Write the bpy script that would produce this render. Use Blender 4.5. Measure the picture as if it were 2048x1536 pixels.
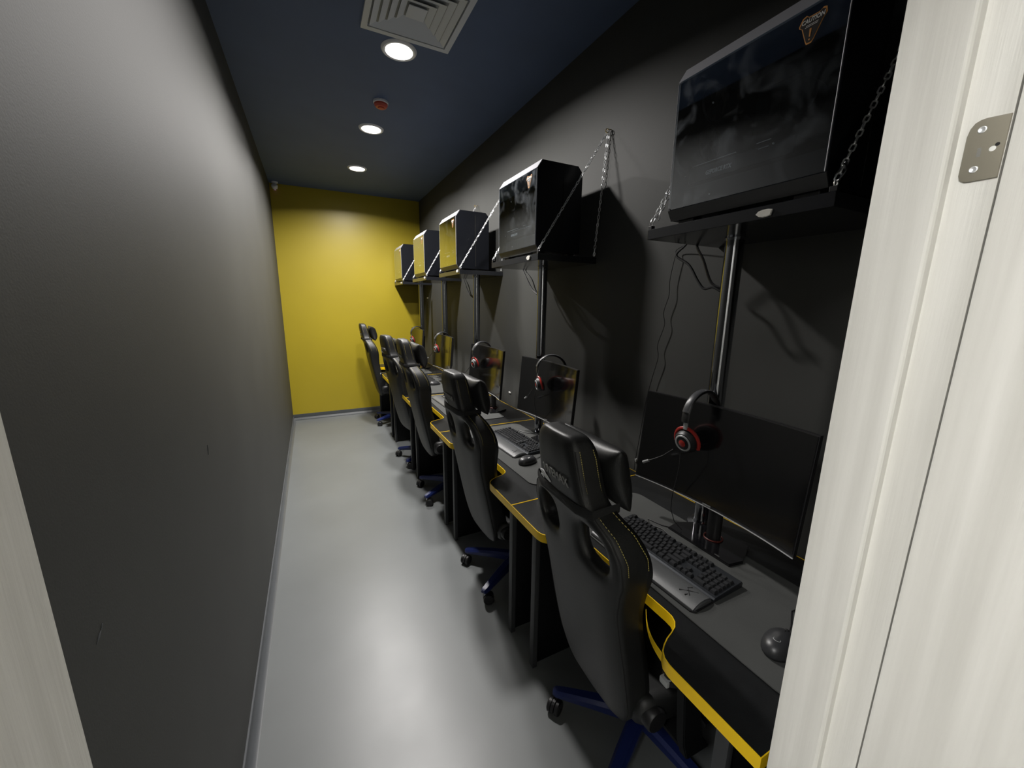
import bpy, bmesh, math, random
from mathutils import Vector, Matrix
random.seed(7)
for o in list(bpy.data.objects): bpy.data.objects.remove(o, do_unlink=True)
S = bpy.context.scene
COL = S.collection

# ------------------------------------------------------------------ camera
cd = bpy.data.cameras.new('camera'); cam = bpy.data.objects.new('camera', cd); COL.objects.link(cam)
cd.sensor_width = 36; cd.sensor_fit = 'HORIZONTAL'; cd.lens = 781.33 / 2048 * 36; cd.clip_start = 0.01
Rw = [[0.89227376, -0.08048048, 0.44426392], [-0.45133158, -0.18544812, 0.87287388], [0.0121386, -0.97935279, -0.20179387]]
cam.matrix_world = Matrix([[Rw[i][0], -Rw[i][1], -Rw[i][2], (0, 0, 1.6)[i]] for i in range(3)] + [[0, 0, 0, 1]])
S.camera = cam

# ------------------------------------------------------------------ world, exposure
w = bpy.data.worlds.new('world'); S.world = w; w.use_nodes = True
w.node_tree.nodes['Background'].inputs[0].default_value = (0.75, 0.85, 1, 1)
w.node_tree.nodes['Background'].inputs[1].default_value = 0.02
S.view_settings.view_transform = 'Standard'; S.view_settings.look = 'None'
S.view_settings.gamma = 1; S.view_settings.use_curve_mapping = False
S.view_settings.exposure = 0.0
LAMP_W = 46.0       # each ceiling downlight
HALL_W = 46.0       # corridor panel behind the photographer
LIGHTS = [(0.565, 2.575), (0.565, 3.73), (0.565, 4.83)]

# ------------------------------------------------------------------ dimensions
XL, XR, YF, YB, ZC = -0.33, 1.491, 0.27, 5.92, 3.0

# ------------------------------------------------------------------ materials
def mat(name, col, rough=0.5, metal=0.0, spec=0.5, var=0.0, vscale=6.0, bump=0.0, bscale=200.0, coat=0.0, stretch=None, emis=None, es=0, col2=None, rvar=0.0):
    m = bpy.data.materials.new(name); m.use_nodes = True
    nt = m.node_tree; b = nt.nodes['Principled BSDF']
    b.inputs['Base Color'].default_value = (*col, 1); b.inputs['Roughness'].default_value = rough
    b.inputs['Metallic'].default_value = metal; b.inputs['Specular IOR Level'].default_value = spec
    b.inputs['Coat Weight'].default_value = coat
    tc = nt.nodes.new('ShaderNodeTexCoord')
    if emis: b.inputs['Emission Color'].default_value = (*emis, 1); b.inputs['Emission Strength'].default_value = es
    def noise(scale):
        mp = nt.nodes.new('ShaderNodeMapping'); nt.links.new(tc.outputs['Object'], mp.inputs[0])
        if stretch: mp.inputs['Scale'].default_value = stretch
        n = nt.nodes.new('ShaderNodeTexNoise'); n.inputs['Scale'].default_value = scale; n.inputs['Detail'].default_value = 5
        nt.links.new(mp.outputs[0], n.inputs['Vector']); return n
    if var > 0 or col2:
        n = noise(vscale); r = nt.nodes.new('ShaderNodeValToRGB')
        r.color_ramp.elements[0].position = 0.3; r.color_ramp.elements[1].position = 0.7
        r.color_ramp.elements[0].color = (*[c * (1 - var) for c in col], 1)
        r.color_ramp.elements[1].color = (*(col2 or [min(1, c * (1 + var)) for c in col]), 1)
        nt.links.new(n.outputs['Fac'], r.inputs[0]); nt.links.new(r.outputs[0], b.inputs['Base Color'])
    if rvar > 0:
        n = noise(vscale * 1.7); mr = nt.nodes.new('ShaderNodeMapRange')
        mr.inputs['To Min'].default_value = max(0, rough - rvar); mr.inputs['To Max'].default_value = rough + rvar
        nt.links.new(n.outputs['Fac'], mr.inputs[0]); nt.links.new(mr.outputs[0], b.inputs['Roughness'])
    if bump > 0:
        n = noise(bscale); bp = nt.nodes.new('ShaderNodeBump'); bp.inputs['Strength'].default_value = bump
        bp.inputs['Distance'].default_value = 0.002
        nt.links.new(n.outputs['Fac'], bp.inputs['Height']); nt.links.new(bp.outputs[0], b.inputs['Normal'])
    return m

M = dict(
    wall=mat('dark_grey_paint', (0.052, 0.053, 0.050), 0.62, var=0.06, vscale=2.5, bump=0.12, bscale=260, spec=0.32),
    ceil=mat('haze_blue_ceiling_paint', (0.080, 0.118, 0.215), 0.7, var=0.06, vscale=3),  # bluish lens haze is put into this dark base colour
    yellow=mat('yellow_wall_paint', (0.385, 0.298, 0.016), 0.40, var=0.04, vscale=1.6, bump=0.08, bscale=260),
    floor=mat('grey_vinyl_floor', (0.160, 0.170, 0.172), 0.36, var=0.07, vscale=1.4, rvar=0.08, bump=0.03, bscale=120),
    skirt=mat('grey_vinyl_skirting', (0.07, 0.076, 0.08), 0.4, var=0.06),
    cove=mat('grey_vinyl_cove', (0.10, 0.107, 0.115), 0.33, var=0.05),
    white=mat('white_paint', (0.72, 0.71, 0.68), 0.6, var=0.03),
    ash=mat('pale_ash_laminate', (0.62, 0.61, 0.57), 0.42, vscale=3.0, stretch=(14, 14, 0.5), col2=(0.76, 0.75, 0.71), bump=0.15, bscale=30),
    trimw=mat('white_lamp_trim', (0.8, 0.8, 0.8), 0.4, emis=(1, 1, 1), es=0.0),
    vent=mat('white_grille_metal', (0.62, 0.65, 0.68), 0.45),
    black=mat('black_plastic', (0.012, 0.012, 0.013), 0.42, var=0.1),
    matte=mat('black_matte_metal', (0.0045, 0.005, 0.0055), 0.55, spec=0.25),
    gloss=mat('black_gloss_plastic', (0.006, 0.006, 0.007), 0.08, spec=0.8),
    desk=mat('black_desk_laminate', (0.0075, 0.0082, 0.0088), 0.38, bump=0.25, bscale=500, var=0.2, vscale=30),
    legmetal=mat('dark_grey_powder_coat', (0.040, 0.042, 0.045), 0.45),
    shelf=mat('black_shelf_laminate', (0.016, 0.017, 0.02), 0.16, spec=0.7),
    band=mat('yellow_edge_band', (0.90, 0.58, 0.008), 0.38, var=0.04),
    pad=mat('grey_black_cloth', (0.050, 0.052, 0.050), 0.85, bump=0.3, bscale=900, var=0.08, vscale=8),
    leather=mat('black_leatherette', (0.0105, 0.011, 0.011), 0.46, bump=0.2, bscale=420, var=0.12, vscale=7, spec=0.55),
    fabric=mat('black_woven_fabric', (0.010, 0.0105, 0.011), 0.8, bump=0.4, bscale=700),
    stitch=mat('yellow_thread', (0.55, 0.45, 0.12), 0.6),
    seam=mat('black_seam', (0.004, 0.004, 0.004), 0.7),
    blue=mat('dark_blue_painted_metal', (0.012, 0.022, 0.11), 0.35, spec=0.5),
    grey=mat('light_grey_plastic', (0.30, 0.31, 0.31), 0.4),
    logo=mat('silver_print', (0.80, 0.81, 0.82), 0.4),
    dimlogo=mat('grey_print', (0.16, 0.165, 0.16), 0.5),
    bandgrey=mat('highlight_grey_band', (0.05, 0.052, 0.056), 0.35),  # lighter grey puts the headband's highlights into its colour
    darkred=mat('dark_red_plastic', (0.11, 0.020, 0.015), 0.4),
    lowbevel=mat('dark_grey_case_bevel', (0.06, 0.06, 0.062), 0.3),
    mouse=mat('satin_black_plastic', (0.026, 0.027, 0.029), 0.38, spec=0.6),
    printgrey=mat('pale_grey_print', (0.26, 0.26, 0.25), 0.5),
    red=mat('red_metallic_plastic', (0.33, 0.022, 0.016), 0.35),
    chrome=mat('chrome', (0.62, 0.63, 0.65), 0.12, metal=1.0, rvar=0.04, vscale=12),
    pole=mat('dark_chrome_tube', (0.34, 0.35, 0.37), 0.10, metal=1.0, rvar=0.03, vscale=10),
    zinc=mat('zinc_steel', (0.86, 0.87, 0.88), 0.34, metal=0.65),
    nickel=mat('satin_nickel', (0.27, 0.25, 0.20), 0.42, metal=1.0, var=0.08),
    brass=mat('brass', (0.75, 0.55, 0.18), 0.3, metal=1.0),
    key=mat('black_keycap', (0.022, 0.023, 0.025), 0.42),
    kplate=mat('keyboard_plate', (0.04, 0.044, 0.050), 0.34, metal=0.5),
    rest=mat('wrist_rest_leatherette', (0.085, 0.088, 0.09), 0.40, bump=0.2, bscale=500),
    tape=mat('white_foam', (0.78, 0.76, 0.70), 0.6, var=0.06, vscale=40),
    orange=mat('orange_print', (0.80, 0.36, 0.09), 0.5),
    stk=mat('dark_brown_sticker', (0.020, 0.015, 0.012), 0.5),
    pwhite=mat('white_print', (0.85, 0.85, 0.82), 0.5),
    pcb=mat('dark_circuit_board', (0.014, 0.017, 0.020), 0.5, var=0.5, vscale=60),
    steel=mat('black_case_steel', (0.0055, 0.0065, 0.0095), 0.36, spec=0.35),
    bevel=mat('lit_grey_case_bevel', (0.42, 0.42, 0.45), 0.32, spec=0.6),  # pale grey paints the lamp light caught by the upward-facing bevel
    alert=mat('red_detector_plastic', (0.50, 0.075, 0.045), 0.45),
    lens=mat('violet_lens_glass', (0.10, 0.02, 0.07), 0.06, spec=1.0),
    led=mat('violet_led', (0.9, 0.5, 0.8), 0.3, emis=(1, 0.45, 0.8), es=1.6),
    lamp=mat('lamp_diffuser', (1, 1, 1), 0.5, emis=(1, 0.97, 0.93), es=14),
    panel=mat('panel_diffuser', (1, 1, 1), 0.5, emis=(1, 0.98, 0.93), es=3),
    cloth=mat('speaker_foam', (0.015, 0.015, 0.016), 0.9, bump=0.6, bscale=600),
    loose=mat('yellow_band_back', (0.90, 0.58, 0.008), 0.42),
)
def glass_mat():
    m = bpy.data.materials.new('tinted_glass'); m.use_nodes = True; nt = m.node_tree; nt.nodes.clear()
    out = nt.nodes.new('ShaderNodeOutputMaterial'); mx = nt.nodes.new('ShaderNodeMixShader')
    tr = nt.nodes.new('ShaderNodeBsdfTransparent'); tr.inputs[0].default_value = (0.88, 0.92, 0.95, 1)
    gl = nt.nodes.new('ShaderNodeBsdfGlossy'); gl.inputs['Roughness'].default_value = 0.03; gl.inputs[0].default_value = (0.93, 0.96, 1, 1)
    lw = nt.nodes.new('ShaderNodeLayerWeight'); lw.inputs[0].default_value = 0.5
    mr = nt.nodes.new('ShaderNodeMapRange'); mr.inputs['To Min'].default_value = 0.13; mr.inputs['To Max'].default_value = 0.95
    ge = nt.nodes.new('ShaderNodeNewGeometry'); sb = nt.nodes.new('ShaderNodeMath'); sb.operation = 'SUBTRACT'; sb.inputs[0].default_value = 1.0
    fr = nt.nodes.new('ShaderNodeMath'); fr.operation = 'MULTIPLY'
    nt.links.new(lw.outputs['Facing'], mr.inputs[0]); nt.links.new(ge.outputs['Backfacing'], sb.inputs[1])
    nt.links.new(mr.outputs[0], fr.inputs[0]); nt.links.new(sb.outputs[0], fr.inputs[1])
    # smudges: patches that scatter a little
    df = nt.nodes.new('ShaderNodeBsdfGlossy'); df.inputs['Roughness'].default_value = 0.42; df.inputs[0].default_value = (0.8, 0.85, 0.9, 1)
    tc = nt.nodes.new('ShaderNodeTexCoord'); n = nt.nodes.new('ShaderNodeTexNoise'); n.inputs['Scale'].default_value = 9; n.inputs['Detail'].default_value = 6; n.inputs['Distortion'].default_value = 1.2
    r = nt.nodes.new('ShaderNodeValToRGB'); r.color_ramp.elements[0].position = 0.5; r.color_ramp.elements[1].position = 0.85
    r.color_ramp.elements[1].color = (0.07, 0.07, 0.07, 1)
    m2 = nt.nodes.new('ShaderNodeMixShader')
    L = nt.links.new
    L(tc.outputs['Object'], n.inputs['Vector']); L(n.outputs['Fac'], r.inputs[0])
    L(fr.outputs[0], mx.inputs[0]); L(tr.outputs[0], mx.inputs[1]); L(gl.outputs[0], mx.inputs[2])
    L(r.outputs[0], m2.inputs[0]); L(mx.outputs[0], m2.inputs[1]); L(df.outputs[0], m2.inputs[2]); L(m2.outputs[0], out.inputs[0])
    return m
M['glass'] = glass_mat()
def screen_mat():
    m = mat('dark_screen_panel', (0.002, 0.002, 0.0025), 0.16, spec=0.8, coat=0.4)
    m.node_tree.nodes['Principled BSDF'].inputs['Coat Roughness'].default_value = 0.08
    m.node_tree.nodes['Principled BSDF'].inputs['IOR'].default_value = 1.6
    return m
M['screen'] = screen_mat()

# ------------------------------------------------------------------ mesh builder
class MB:
    def __init__(s): s.v = []; s.f = []; s.mi = []; s.cur = 0
    def add(s, vs, fs):
        k = len(s.v); s.v += [tuple(v) for v in vs]
        for f in fs: s.f.append([k + i for i in f]); s.mi.append(s.cur)
        return s
    def bm_add(s, bm):
        bm.verts.index_update()
        s.add([v.co[:] for v in bm.verts], [[v.index for v in f.verts] for f in bm.faces]); bm.free(); return s
    def box(s, x0, x1, y0, y1, z0, z1, bev=0.0, seg=2, M_=None):
        bm = bmesh.new(); bmesh.ops.create_cube(bm, size=1)
        for v in bm.verts:
            v.co = Vector(((x0 + x1) / 2 + v.co.x * (x1 - x0), (y0 + y1) / 2 + v.co.y * (y1 - y0), (z0 + z1) / 2 + v.co.z * (z1 - z0)))
        if bev > 0: bmesh.ops.bevel(bm, geom=list(bm.edges), offset=bev, segments=seg, affect='EDGES', profile=0.6, clamp_overlap=True)
        if M_: bmesh.ops.transform(bm, matrix=M_, verts=bm.verts)
        return s.bm_add(bm)
    def tube(s, pts, r, seg=8, cap=True, closed=False, flat=1.0, up=None):
        pts = [Vector(p) for p in pts]; n = len(pts); k = len(s.v)
        rr = r if isinstance(r, (list, tuple)) else [r] * n
        prev = None; rings = []
        for i, p in enumerate(pts):
            if closed: d = pts[(i + 1) % n] - pts[i - 1]
            else: d = pts[min(i + 1, n - 1)] - pts[max(i - 1, 0)]
            d.normalize()
            if prev is None:
                a = Vector(up) if up else (Vector((0, 0, 1)) if abs(d.z) < 0.9 else Vector((1, 0, 0)))
            else: a = prev
            a = a - d * a.dot(d)
            if a.length < 1e-6: a = d.orthogonal()
            a.normalize(); b = d.cross(a); prev = a
            rings.append([p + a * math.cos(t) * rr[i] + b * math.sin(t) * rr[i] * flat for t in [2 * math.pi * j / seg for j in range(seg)]])
        vs = [v for ring in rings for v in ring]; fs = []
        m = n if closed else n - 1
        for i in range(m):
            for j in range(seg):
                a0 = i * seg + j; a1 = i * seg + (j + 1) % seg; b0 = ((i + 1) % n) * seg + j; b1 = ((i + 1) % n) * seg + (j + 1) % seg
                fs.append([a0, a1, b1, b0])
        if cap and not closed: fs.append(list(range(seg))[::-1]); fs.append([(n - 1) * seg + j for j in range(seg)])
        return s.add(vs, fs)
    def lathe(s, prof, c=(0, 0, 0), axis='z', seg=24, cap=True):
        vs = []; fs = []; n = len(prof)
        for (r, h) in prof:
            for j in range(seg):
                t = 2 * math.pi * j / seg; a, b = r * math.cos(t), r * math.sin(t)
                p = {'z': (a, b, h), 'x': (h, a, b), 'y': (a, h, b)}[axis]
                vs.append((p[0] + c[0], p[1] + c[1], p[2] + c[2]))
        for i in range(n - 1):
            for j in range(seg):
                fs.append([i * seg + j, i * seg + (j + 1) % seg, (i + 1) * seg + (j + 1) % seg, (i + 1) * seg + j])
        if cap: fs.append(list(range(seg))); fs.append([(n - 1) * seg + j for j in range(seg)])
        return s.add(vs, fs)
    def prism(s, poly, z0, z1, axis='z', bev=0.0):
        n = len(poly); P = {'z': lambda a, b, h: (a, b, h), 'x': lambda a, b, h: (h, a, b), 'y': lambda a, b, h: (a, h, b)}[axis]
        bm = bmesh.new()
        lo = [bm.verts.new(P(a, b, z0)) for a, b in poly]; hi = [bm.verts.new(P(a, b, z1)) for a, b in poly]
        f1 = bm.faces.new(lo); f2 = bm.faces.new(hi)
        for i in range(n): bm.faces.new([lo[i], lo[(i + 1) % n], hi[(i + 1) % n], hi[i]])
        bmesh.ops.recalc_face_normals(bm, faces=bm.faces)
        if bev > 0:
            ed = [e for f in (f1, f2) for e in f.edges]
            bmesh.ops.bevel(bm, geom=list(set(ed)), offset=bev, segments=2, affect='EDGES', clamp_overlap=True)
        bmesh.ops.triangulate(bm, faces=[f for f in bm.faces if len(f.verts) > 4])
        return s.bm_add(bm)
    def mesh(s, name, m, smooth=True, ang=0.6, recalc=True):
        me = bpy.data.meshes.new(name); me.from_pydata(s.v, [], s.f)
        if recalc:
            bm = bmesh.new(); bm.from_mesh(me); bmesh.ops.recalc_face_normals(bm, faces=bm.faces); bm.to_mesh(me); bm.free()
        for mm in (m if isinstance(m, (list, tuple)) else [m]): me.materials.append(M[mm] if isinstance(mm, str) else mm)
        if smooth:
            me.polygons.foreach_set('use_smooth', [True] * len(me.polygons)); me.set_sharp_from_angle(angle=ang)
        return me
    def build(s, name, m, parent=None, smooth=True, ang=0.6, subsurf=0, label=None, kind=None):
        me = s.mesh(name, m, smooth, ang if not subsurf else 3.2)
        o = bpy.data.objects.new(name, me); COL.objects.link(o)
        if parent: o.parent = parent
        if subsurf:
            md = o.modifiers.new('sub', 'SUBSURF'); md.levels = subsurf; md.render_levels = subsurf
        if label: o['label'] = label
        if kind: o['kind'] = kind
        return o
def empty(name, loc, rz=0.0, label=None, cat=None, group=None):
    o = bpy.data.objects.new(name, None); o.empty_display_size = 0.05; COL.objects.link(o); o.location = loc; o.rotation_euler = (0, 0, rz)
    return tag(o, label, cat, group)
def tag(o, label=None, cat=None, group=None, kind=None):
    if label: o['label'] = label
    if cat: o['category'] = cat
    if group: o['group'] = group
    if kind: o['kind'] = kind
    return o
def struct(name, mb, m, smooth=False, **k):
    o = mb.build(name, m, smooth=smooth, **k); o['kind'] = 'structure'; return o
def copy_tree(o, parent=None, skip=()):
    c = o.copy(); COL.objects.link(c); c.parent = parent
    for ch in list(o.children):
        if ch.name.split('.')[0] in skip: continue
        copy_tree(ch, c, skip)
    return c
def text_obj(txt, size, m, parent, name, mtx, shear=0.0, extr=0.0004, bold=False, squash=1.0):
    cu = bpy.data.curves.new('t', 'FONT'); cu.body = txt; cu.size = size; cu.extrude = extr; cu.align_x = 'CENTER'; cu.align_y = 'CENTER'; cu.shear = shear
    if bold: cu.offset = size * 0.03
    cu.resolution_u = 3
    t = bpy.data.objects.new('t', cu); COL.objects.link(t)
    dg = bpy.context.evaluated_depsgraph_get(); dg.update()
    me = bpy.data.meshes.new_from_object(t.evaluated_get(dg)); bpy.data.objects.remove(t)
    me.transform(Matrix.Diagonal((squash, 1, 1, 1))); me.transform(mtx); me.materials.clear(); me.materials.append(M[m])
    o = bpy.data.objects.new(name, me); COL.objects.link(o); o.parent = parent; return o
def basis(right, up, org):
    r = Vector(right).normalized(); u = Vector(up); u = (u - r * u.dot(r)).normalized(); n = r.cross(u)
    return Matrix([[r[i], u[i], n[i], org[i]] for i in range(3)] + [[0, 0, 0, 1]])

# ================================================================== THE SETTING
struct('floor', MB().box(-1.6, 2.4, -1.8, YB + 0.1, -0.1, 0), 'floor')
struct('ceiling', MB().box(XL - 0.1, XR + 0.1, YF - 0.1, YB + 0.1, ZC, ZC + 0.1), 'ceil')
struct('wall_left', MB().box(XL - 0.1, XL, YF - 0.1, YB + 0.1, 0, ZC), 'wall')
struct('wall_right', MB().box(XR, XR + 0.1, YF - 0.1, YB + 0.1, 0, ZC), 'wall')
struct('wall_back', MB().box(XL, XR, YB, YB + 0.1, 0, ZC), 'yellow')
YO = 0.17
struct('wall_front', MB().box(XL, -0.175, YO, YF, 0, ZC).box(0.70, XR, YO, YF, 0, ZC).box(-0.175, 0.70, YO, YF, 2.12, ZC), 'wall')
# vinyl coved skirting
def cove_prof(a, b, h, t): return [(0, 0), (0.032, 0), (0.020, 0.004), (0.012, 0.012), (t, 0.030), (t, h), (0, h)]
pr = cove_prof(0, 0, 0.055, 0.006)
struct('baseboard_left', MB().prism([(XL + a, b) for a, b in pr], YF, YB, axis='y'), 'cove', smooth=True)
struct('baseboard_right', MB().prism([(XR - a, b) for a, b in pr], YF, YB, axis='y'), 'cove', smooth=True)
struct('baseboard_back', MB().box(XL, XR, YB - 0.008, YB, 0, 0.078, 0.002).prism([(YB - 0.008, 0), (YB - 0.04, 0), (YB - 0.02, 0.008), (YB - 0.012, 0.022), (YB - 0.008, 0.03)], XL, XR, axis='x'), 'skirt', smooth=True)
wl = bpy.data.objects['wall_left']
for (y, z, a, l) in ((0.735, 1.092, 0.5, 0.010), (0.748, 1.100, 0.7, 0.005), (1.49, 1.13, 1.4, 0.016)):
    MB().tube([(XL + 0.0003, y - math.cos(a) * l, z - math.sin(a) * l), (XL + 0.0003, y, z + 0.001), (XL + 0.0003, y + math.cos(a) * l, z + math.sin(a) * l)], [0.0006, 0.0016, 0.0006], 6).build('scuff_mark', 'skirt', wl)
# corridor behind the photographer
struct('wall_corridor', MB().box(-1.6, -0.215, YO - 0.02, YO, 0, 2.7).box(0.74, 2.4, YO - 0.02, YO, 0, 2.7).box(-0.215, 0.74, YO - 0.02, YO, 2.16, 2.7)
       .box(-1.7, -1.6, -1.8, YO, 0, 2.7).box(2.4, 2.5, -1.8, YO, 0, 2.7).box(-1.7, 2.5, -1.9, -1.8, 0, 2.7), 'white')
struct('ceiling_corridor', MB().box(-1.7, 2.5, -1.9, YO - 0.001, 2.7, 2.8), 'white')
# door frame: jamb boards with a rounded stop
JR, JL = 0.654, -0.138
def jamb(sx, x):   # sx=+1 right
    P = [(x, YF + 0.004), (x, 0.214), (x + sx * 0.0015, 0.2115), (x + sx * 0.004, 0.210), (x + sx * 0.018, 0.210), (x + sx * 0.018, YO + 0.002), (x + sx * 0.0455, YO + 0.002), (x + sx * 0.0455, YF + 0.004)]
    return P
struct('trim_1', MB().prism(jamb(1, JR), 0, 2.1, axis='z'), 'ash')
struct('trim_2', MB().prism(jamb(-1, JL), 0, 2.1, axis='z'), 'ash')
struct('trim_3', MB().box(JL - 0.045, JR + 0.045, YO + 0.002, YF + 0.004, 2.1, 2.16, 0.001), 'ash')
# open door leaf against the right jamb
door = tag(MB().box(0.6725, 0.7125, -0.68, 0.1705, 0.01, 2.09, 0.0012).build('door_1', 'ash'), None, None, None, 'structure')
hg = MB()
pl = [(0.2030, 1.748), (0.2015, 1.743), (0.1975, 1.740), (0.193, 1.7395), (0.1725, 1.7395), (0.1725, 1.8015), (0.190, 1.8030), (0.1945, 1.8025), (0.1985, 1.8005), (0.2015, 1.7955), (0.2030, 1.788)]
SCREWS = ((0.192, 1.792), (0.192, 1.752)); SLOT = (0.181, 1.770)
hg.prism(pl, 0.6700, 0.6722, axis='x', bev=0.0004)
hinge = hg.build('hinge', 'nickel', door, label='satin nickel hinge leaf on the pale frame')
for (sy, sz) in SCREWS:
    MB().lathe([(0.0001, 0.6699), (0.0014, 0.6697), (0.0028, 0.6692), (0.0034, 0.6694), (0.0037, 0.6702)], (0, sy, sz), 'x', 18).build('screw', 'zinc', hinge)
MB().lathe([(0.0001, 0.6697), (0.0024, 0.6698), (0.0028, 0.6701)], (0, SLOT[0], SLOT[1]), 'x', 16).build('screw_hole', 'pwhite', hinge)
MB().lathe([(0.0001, 0.6696), (0.0016, 0.6697), (0.0019, 0.6701)], (0, SLOT[0] - 0.003, SLOT[1] + 0.0035), 'x', 14).build('screw_hole', 'seam', hinge)
text_obj('IIIIIIII', 0.0045, 'grey', hinge, 'stamped_lettering', basis((0, 0, -1), (0, 1, 0), (0.6698, 0.1905, SLOT[1] - 0.001)), extr=0.0001)

# ------------------------------------------------------------------ ceiling fittings
def downlight(x, y, label):
    t = empty('ceiling_light', (x, y, ZC), 0, label, 'ceiling light', 'round downlights in the ceiling')
    MB().lathe([(0.074, -0.001), (0.076, -0.009), (0.088, -0.011), (0.096, -0.006), (0.099, 0.0)], (0, 0, 0), 'z', 40, cap=False).build('trim_ring', 'trimw', t)
    MB().lathe([(0.0001, -0.004), (0.074, -0.004)], (0, 0, 0), 'z', 40, cap=False).build('diffuser', 'lamp', t)
    ld = bpy.data.lights.new('lamp', 'AREA'); ld.shape = 'DISK'; ld.size = 0.145; ld.energy = LAMP_W; ld.color = (1, 0.965, 0.93); ld.spread = math.radians(158)
    lo = bpy.data.objects.new('lamp', ld); COL.objects.link(lo); lo.parent = t; lo.location = (0, 0, -0.013)
for (x, y), lb in zip(LIGHTS, ['nearest round glowing downlight, just past the square air vent', 'middle round glowing downlight, past the red detector', 'farthest round glowing downlight, closest to the yellow wall']):
    downlight(x, y, lb)
# square four-way diffuser
vt = empty('air_vent', (0.58, 2.225, ZC), 0, 'square white ceiling air vent beside the nearest downlight', 'air vent')
vf = MB()
def ringsq(mb, a, b, za, zb):
    vs = [(-a, -a, za), (a, -a, za), (a, a, za), (-a, a, za), (-b, -b, zb), (b, -b, zb), (b, b, zb), (-b, b, zb)]
    mb.add(vs, [[0, 1, 5, 4], [1, 2, 6, 5], [2, 3, 7, 6], [3, 0, 4, 7]])
ringsq(vf, 0.235, 0.234, 0, -0.012); ringsq(vf, 0.234, 0.205, -0.012, -0.012); ringsq(vf, 0.205, 0.203, -0.012, 0.0)
vf.build('frame', 'vent', vt, smooth=False)
for i, a in enumerate((0.196, 0.158, 0.120, 0.082)):
    v = MB(); ringsq(v, a, a - 0.030, -0.0125, -0.002); ringsq(v, a, a - 0.001, -0.0125, -0.0105); ringsq(v, a - 0.001, a - 0.031, -0.0105, 0.0); v.build('louvre', 'vent', vt, smooth=False)
MB().box(-0.045, 0.045, -0.045, 0.045, -0.012, -0.009).build('centre_plate', 'vent', vt, smooth=False)
MB().box(-0.2, 0.2, -0.2, 0.2, -0.0012, -0.0002).build('glare_backing', 'grey', vt, smooth=False)  # pale grey plate stands in for glare filling the louvre gaps
# red smoke detector
sd = empty('smoke_detector', (0.565, 3.23, ZC), 0, 'round red smoke detector between two downlights', 'smoke detector')
MB().lathe([(0.052, 0), (0.052, -0.012), (0.048, -0.016)], seg=32).build('base', 'trimw', sd)
MB().lathe([(0.047, -0.012), (0.046, -0.026), (0.036, -0.038), (0.022, -0.040), (0.020, -0.046), (0.0001, -0.048)], seg=32).build('housing', 'alert', sd)
# security camera in the far left corner
sc = empty('security_camera', (-0.265, 5.84, ZC), 0, 'small white security camera in the far left ceiling corner', 'camera')
MB().lathe([(0.034, 0), (0.034, -0.014), (0.026, -0.018)], seg=24).build('base', 'trimw', sc)
MB().tube([(0, 0, -0.015), (0.0, -0.006, -0.035)], 0.012, 12).build('neck', 'trimw', sc)
sq = MB().lathe([(0.0001, -0.033), (0.018, -0.029), (0.030, -0.016), (0.034, 0), (0.034, 0.015), (0.028, 0.024), (0.012, 0.030), (0.0001, 0.031)], seg=24, cap=False).build('housing', 'trimw', sc); sq.location = (-0.004, -0.012, -0.058); sq.rotation_euler = (math.radians(50), 0, 0)
ln = MB().lathe([(0.0001, -0.043), (0.012, -0.041), (0.020, -0.034), (0.024, -0.026)], seg=20, cap=False).build('lens', 'lens', sq)
MB().box(-0.010, 0.010, -0.006, 0.001, -0.0455, -0.0425, 0.001).build('infrared_light', 'led', ln)

# ================================================================== DESKS
DY0, DW = 0.304, 1.068
Wn = [(-0.37, 0.0), (-0.37, 0.205), (-0.369, 0.222), (-0.364, 0.240), (-0.352, 0.256), (-0.335, 0.267), (-0.312, 0.278), (-0.287, 0.286), (-0.265, 0.295), (-0.250, 0.308), (-0.242, 0.324), (-0.240, 0.345)]
def desk_outline():
    h = DW / 2 - 0.0015
    near = [(x, -h + y) for x, y in Wn]; far = [(x, -y) for x, y in near][::-1]
    front = near + far
    return front + [(0.37, h), (0.37, -h)], front
def desk_mesh():
    full, front = desk_outline(); n = len(full)
    top = MB().prism(full, 0.719, 0.7495); t_me = top.mesh('desktop', 'desk', smooth=False)
    b = MB(); cx = 0.0
    # band follows outline, 1.6 mm thick, slightly proud
    ins = []
    for i in range(n):
        p0 = Vector(full[i - 1]); p1 = Vector(full[i]); p2 = Vector(full[(i + 1) % n])
        d1 = (p1 - p0).normalized(); d2 = (p2 - p1).normalized(); nn = (Vector((d1.y, -d1.x)) + Vector((d2.y, -d2.x)))
        nn.normalize(); ins.append(nn)
    ar = sum(full[i][0] * full[(i + 1) % n][1] - full[(i + 1) % n][0] * full[i][1] for i in range(n))
    sg = 1 if ar > 0 else -1
    o_ = [(full[i][0] + sg * ins[i].x * 0.0012, full[i][1] + sg * ins[i].y * 0.0012) for i in range(n)]
    i_ = [(full[i][0] - sg * ins[i].x * 0.0016, full[i][1] - sg * ins[i].y * 0.0016) for i in range(n)]
    vs = []
    for i in range(n): vs += [(*o_[i], 0.7170), (*o_[i], 0.7510), (*i_[i], 0.7510), (*i_[i], 0.7170)]
    fs = []
    for i in range(n):
        a = i * 4; c = ((i + 1) % n) * 4
        for k in range(4): fs.append([a + k, a + (k + 1) % 4, c + (k + 1) % 4, c + k])
    b.add(vs, fs)
    return t_me, b.mesh('edge_band', 'band', smooth=True, ang=0.7)
def obj_from(me, name, parent):
    o = bpy.data.objects.new(name, me); COL.objects.link(o); o.parent = parent; return o
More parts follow.
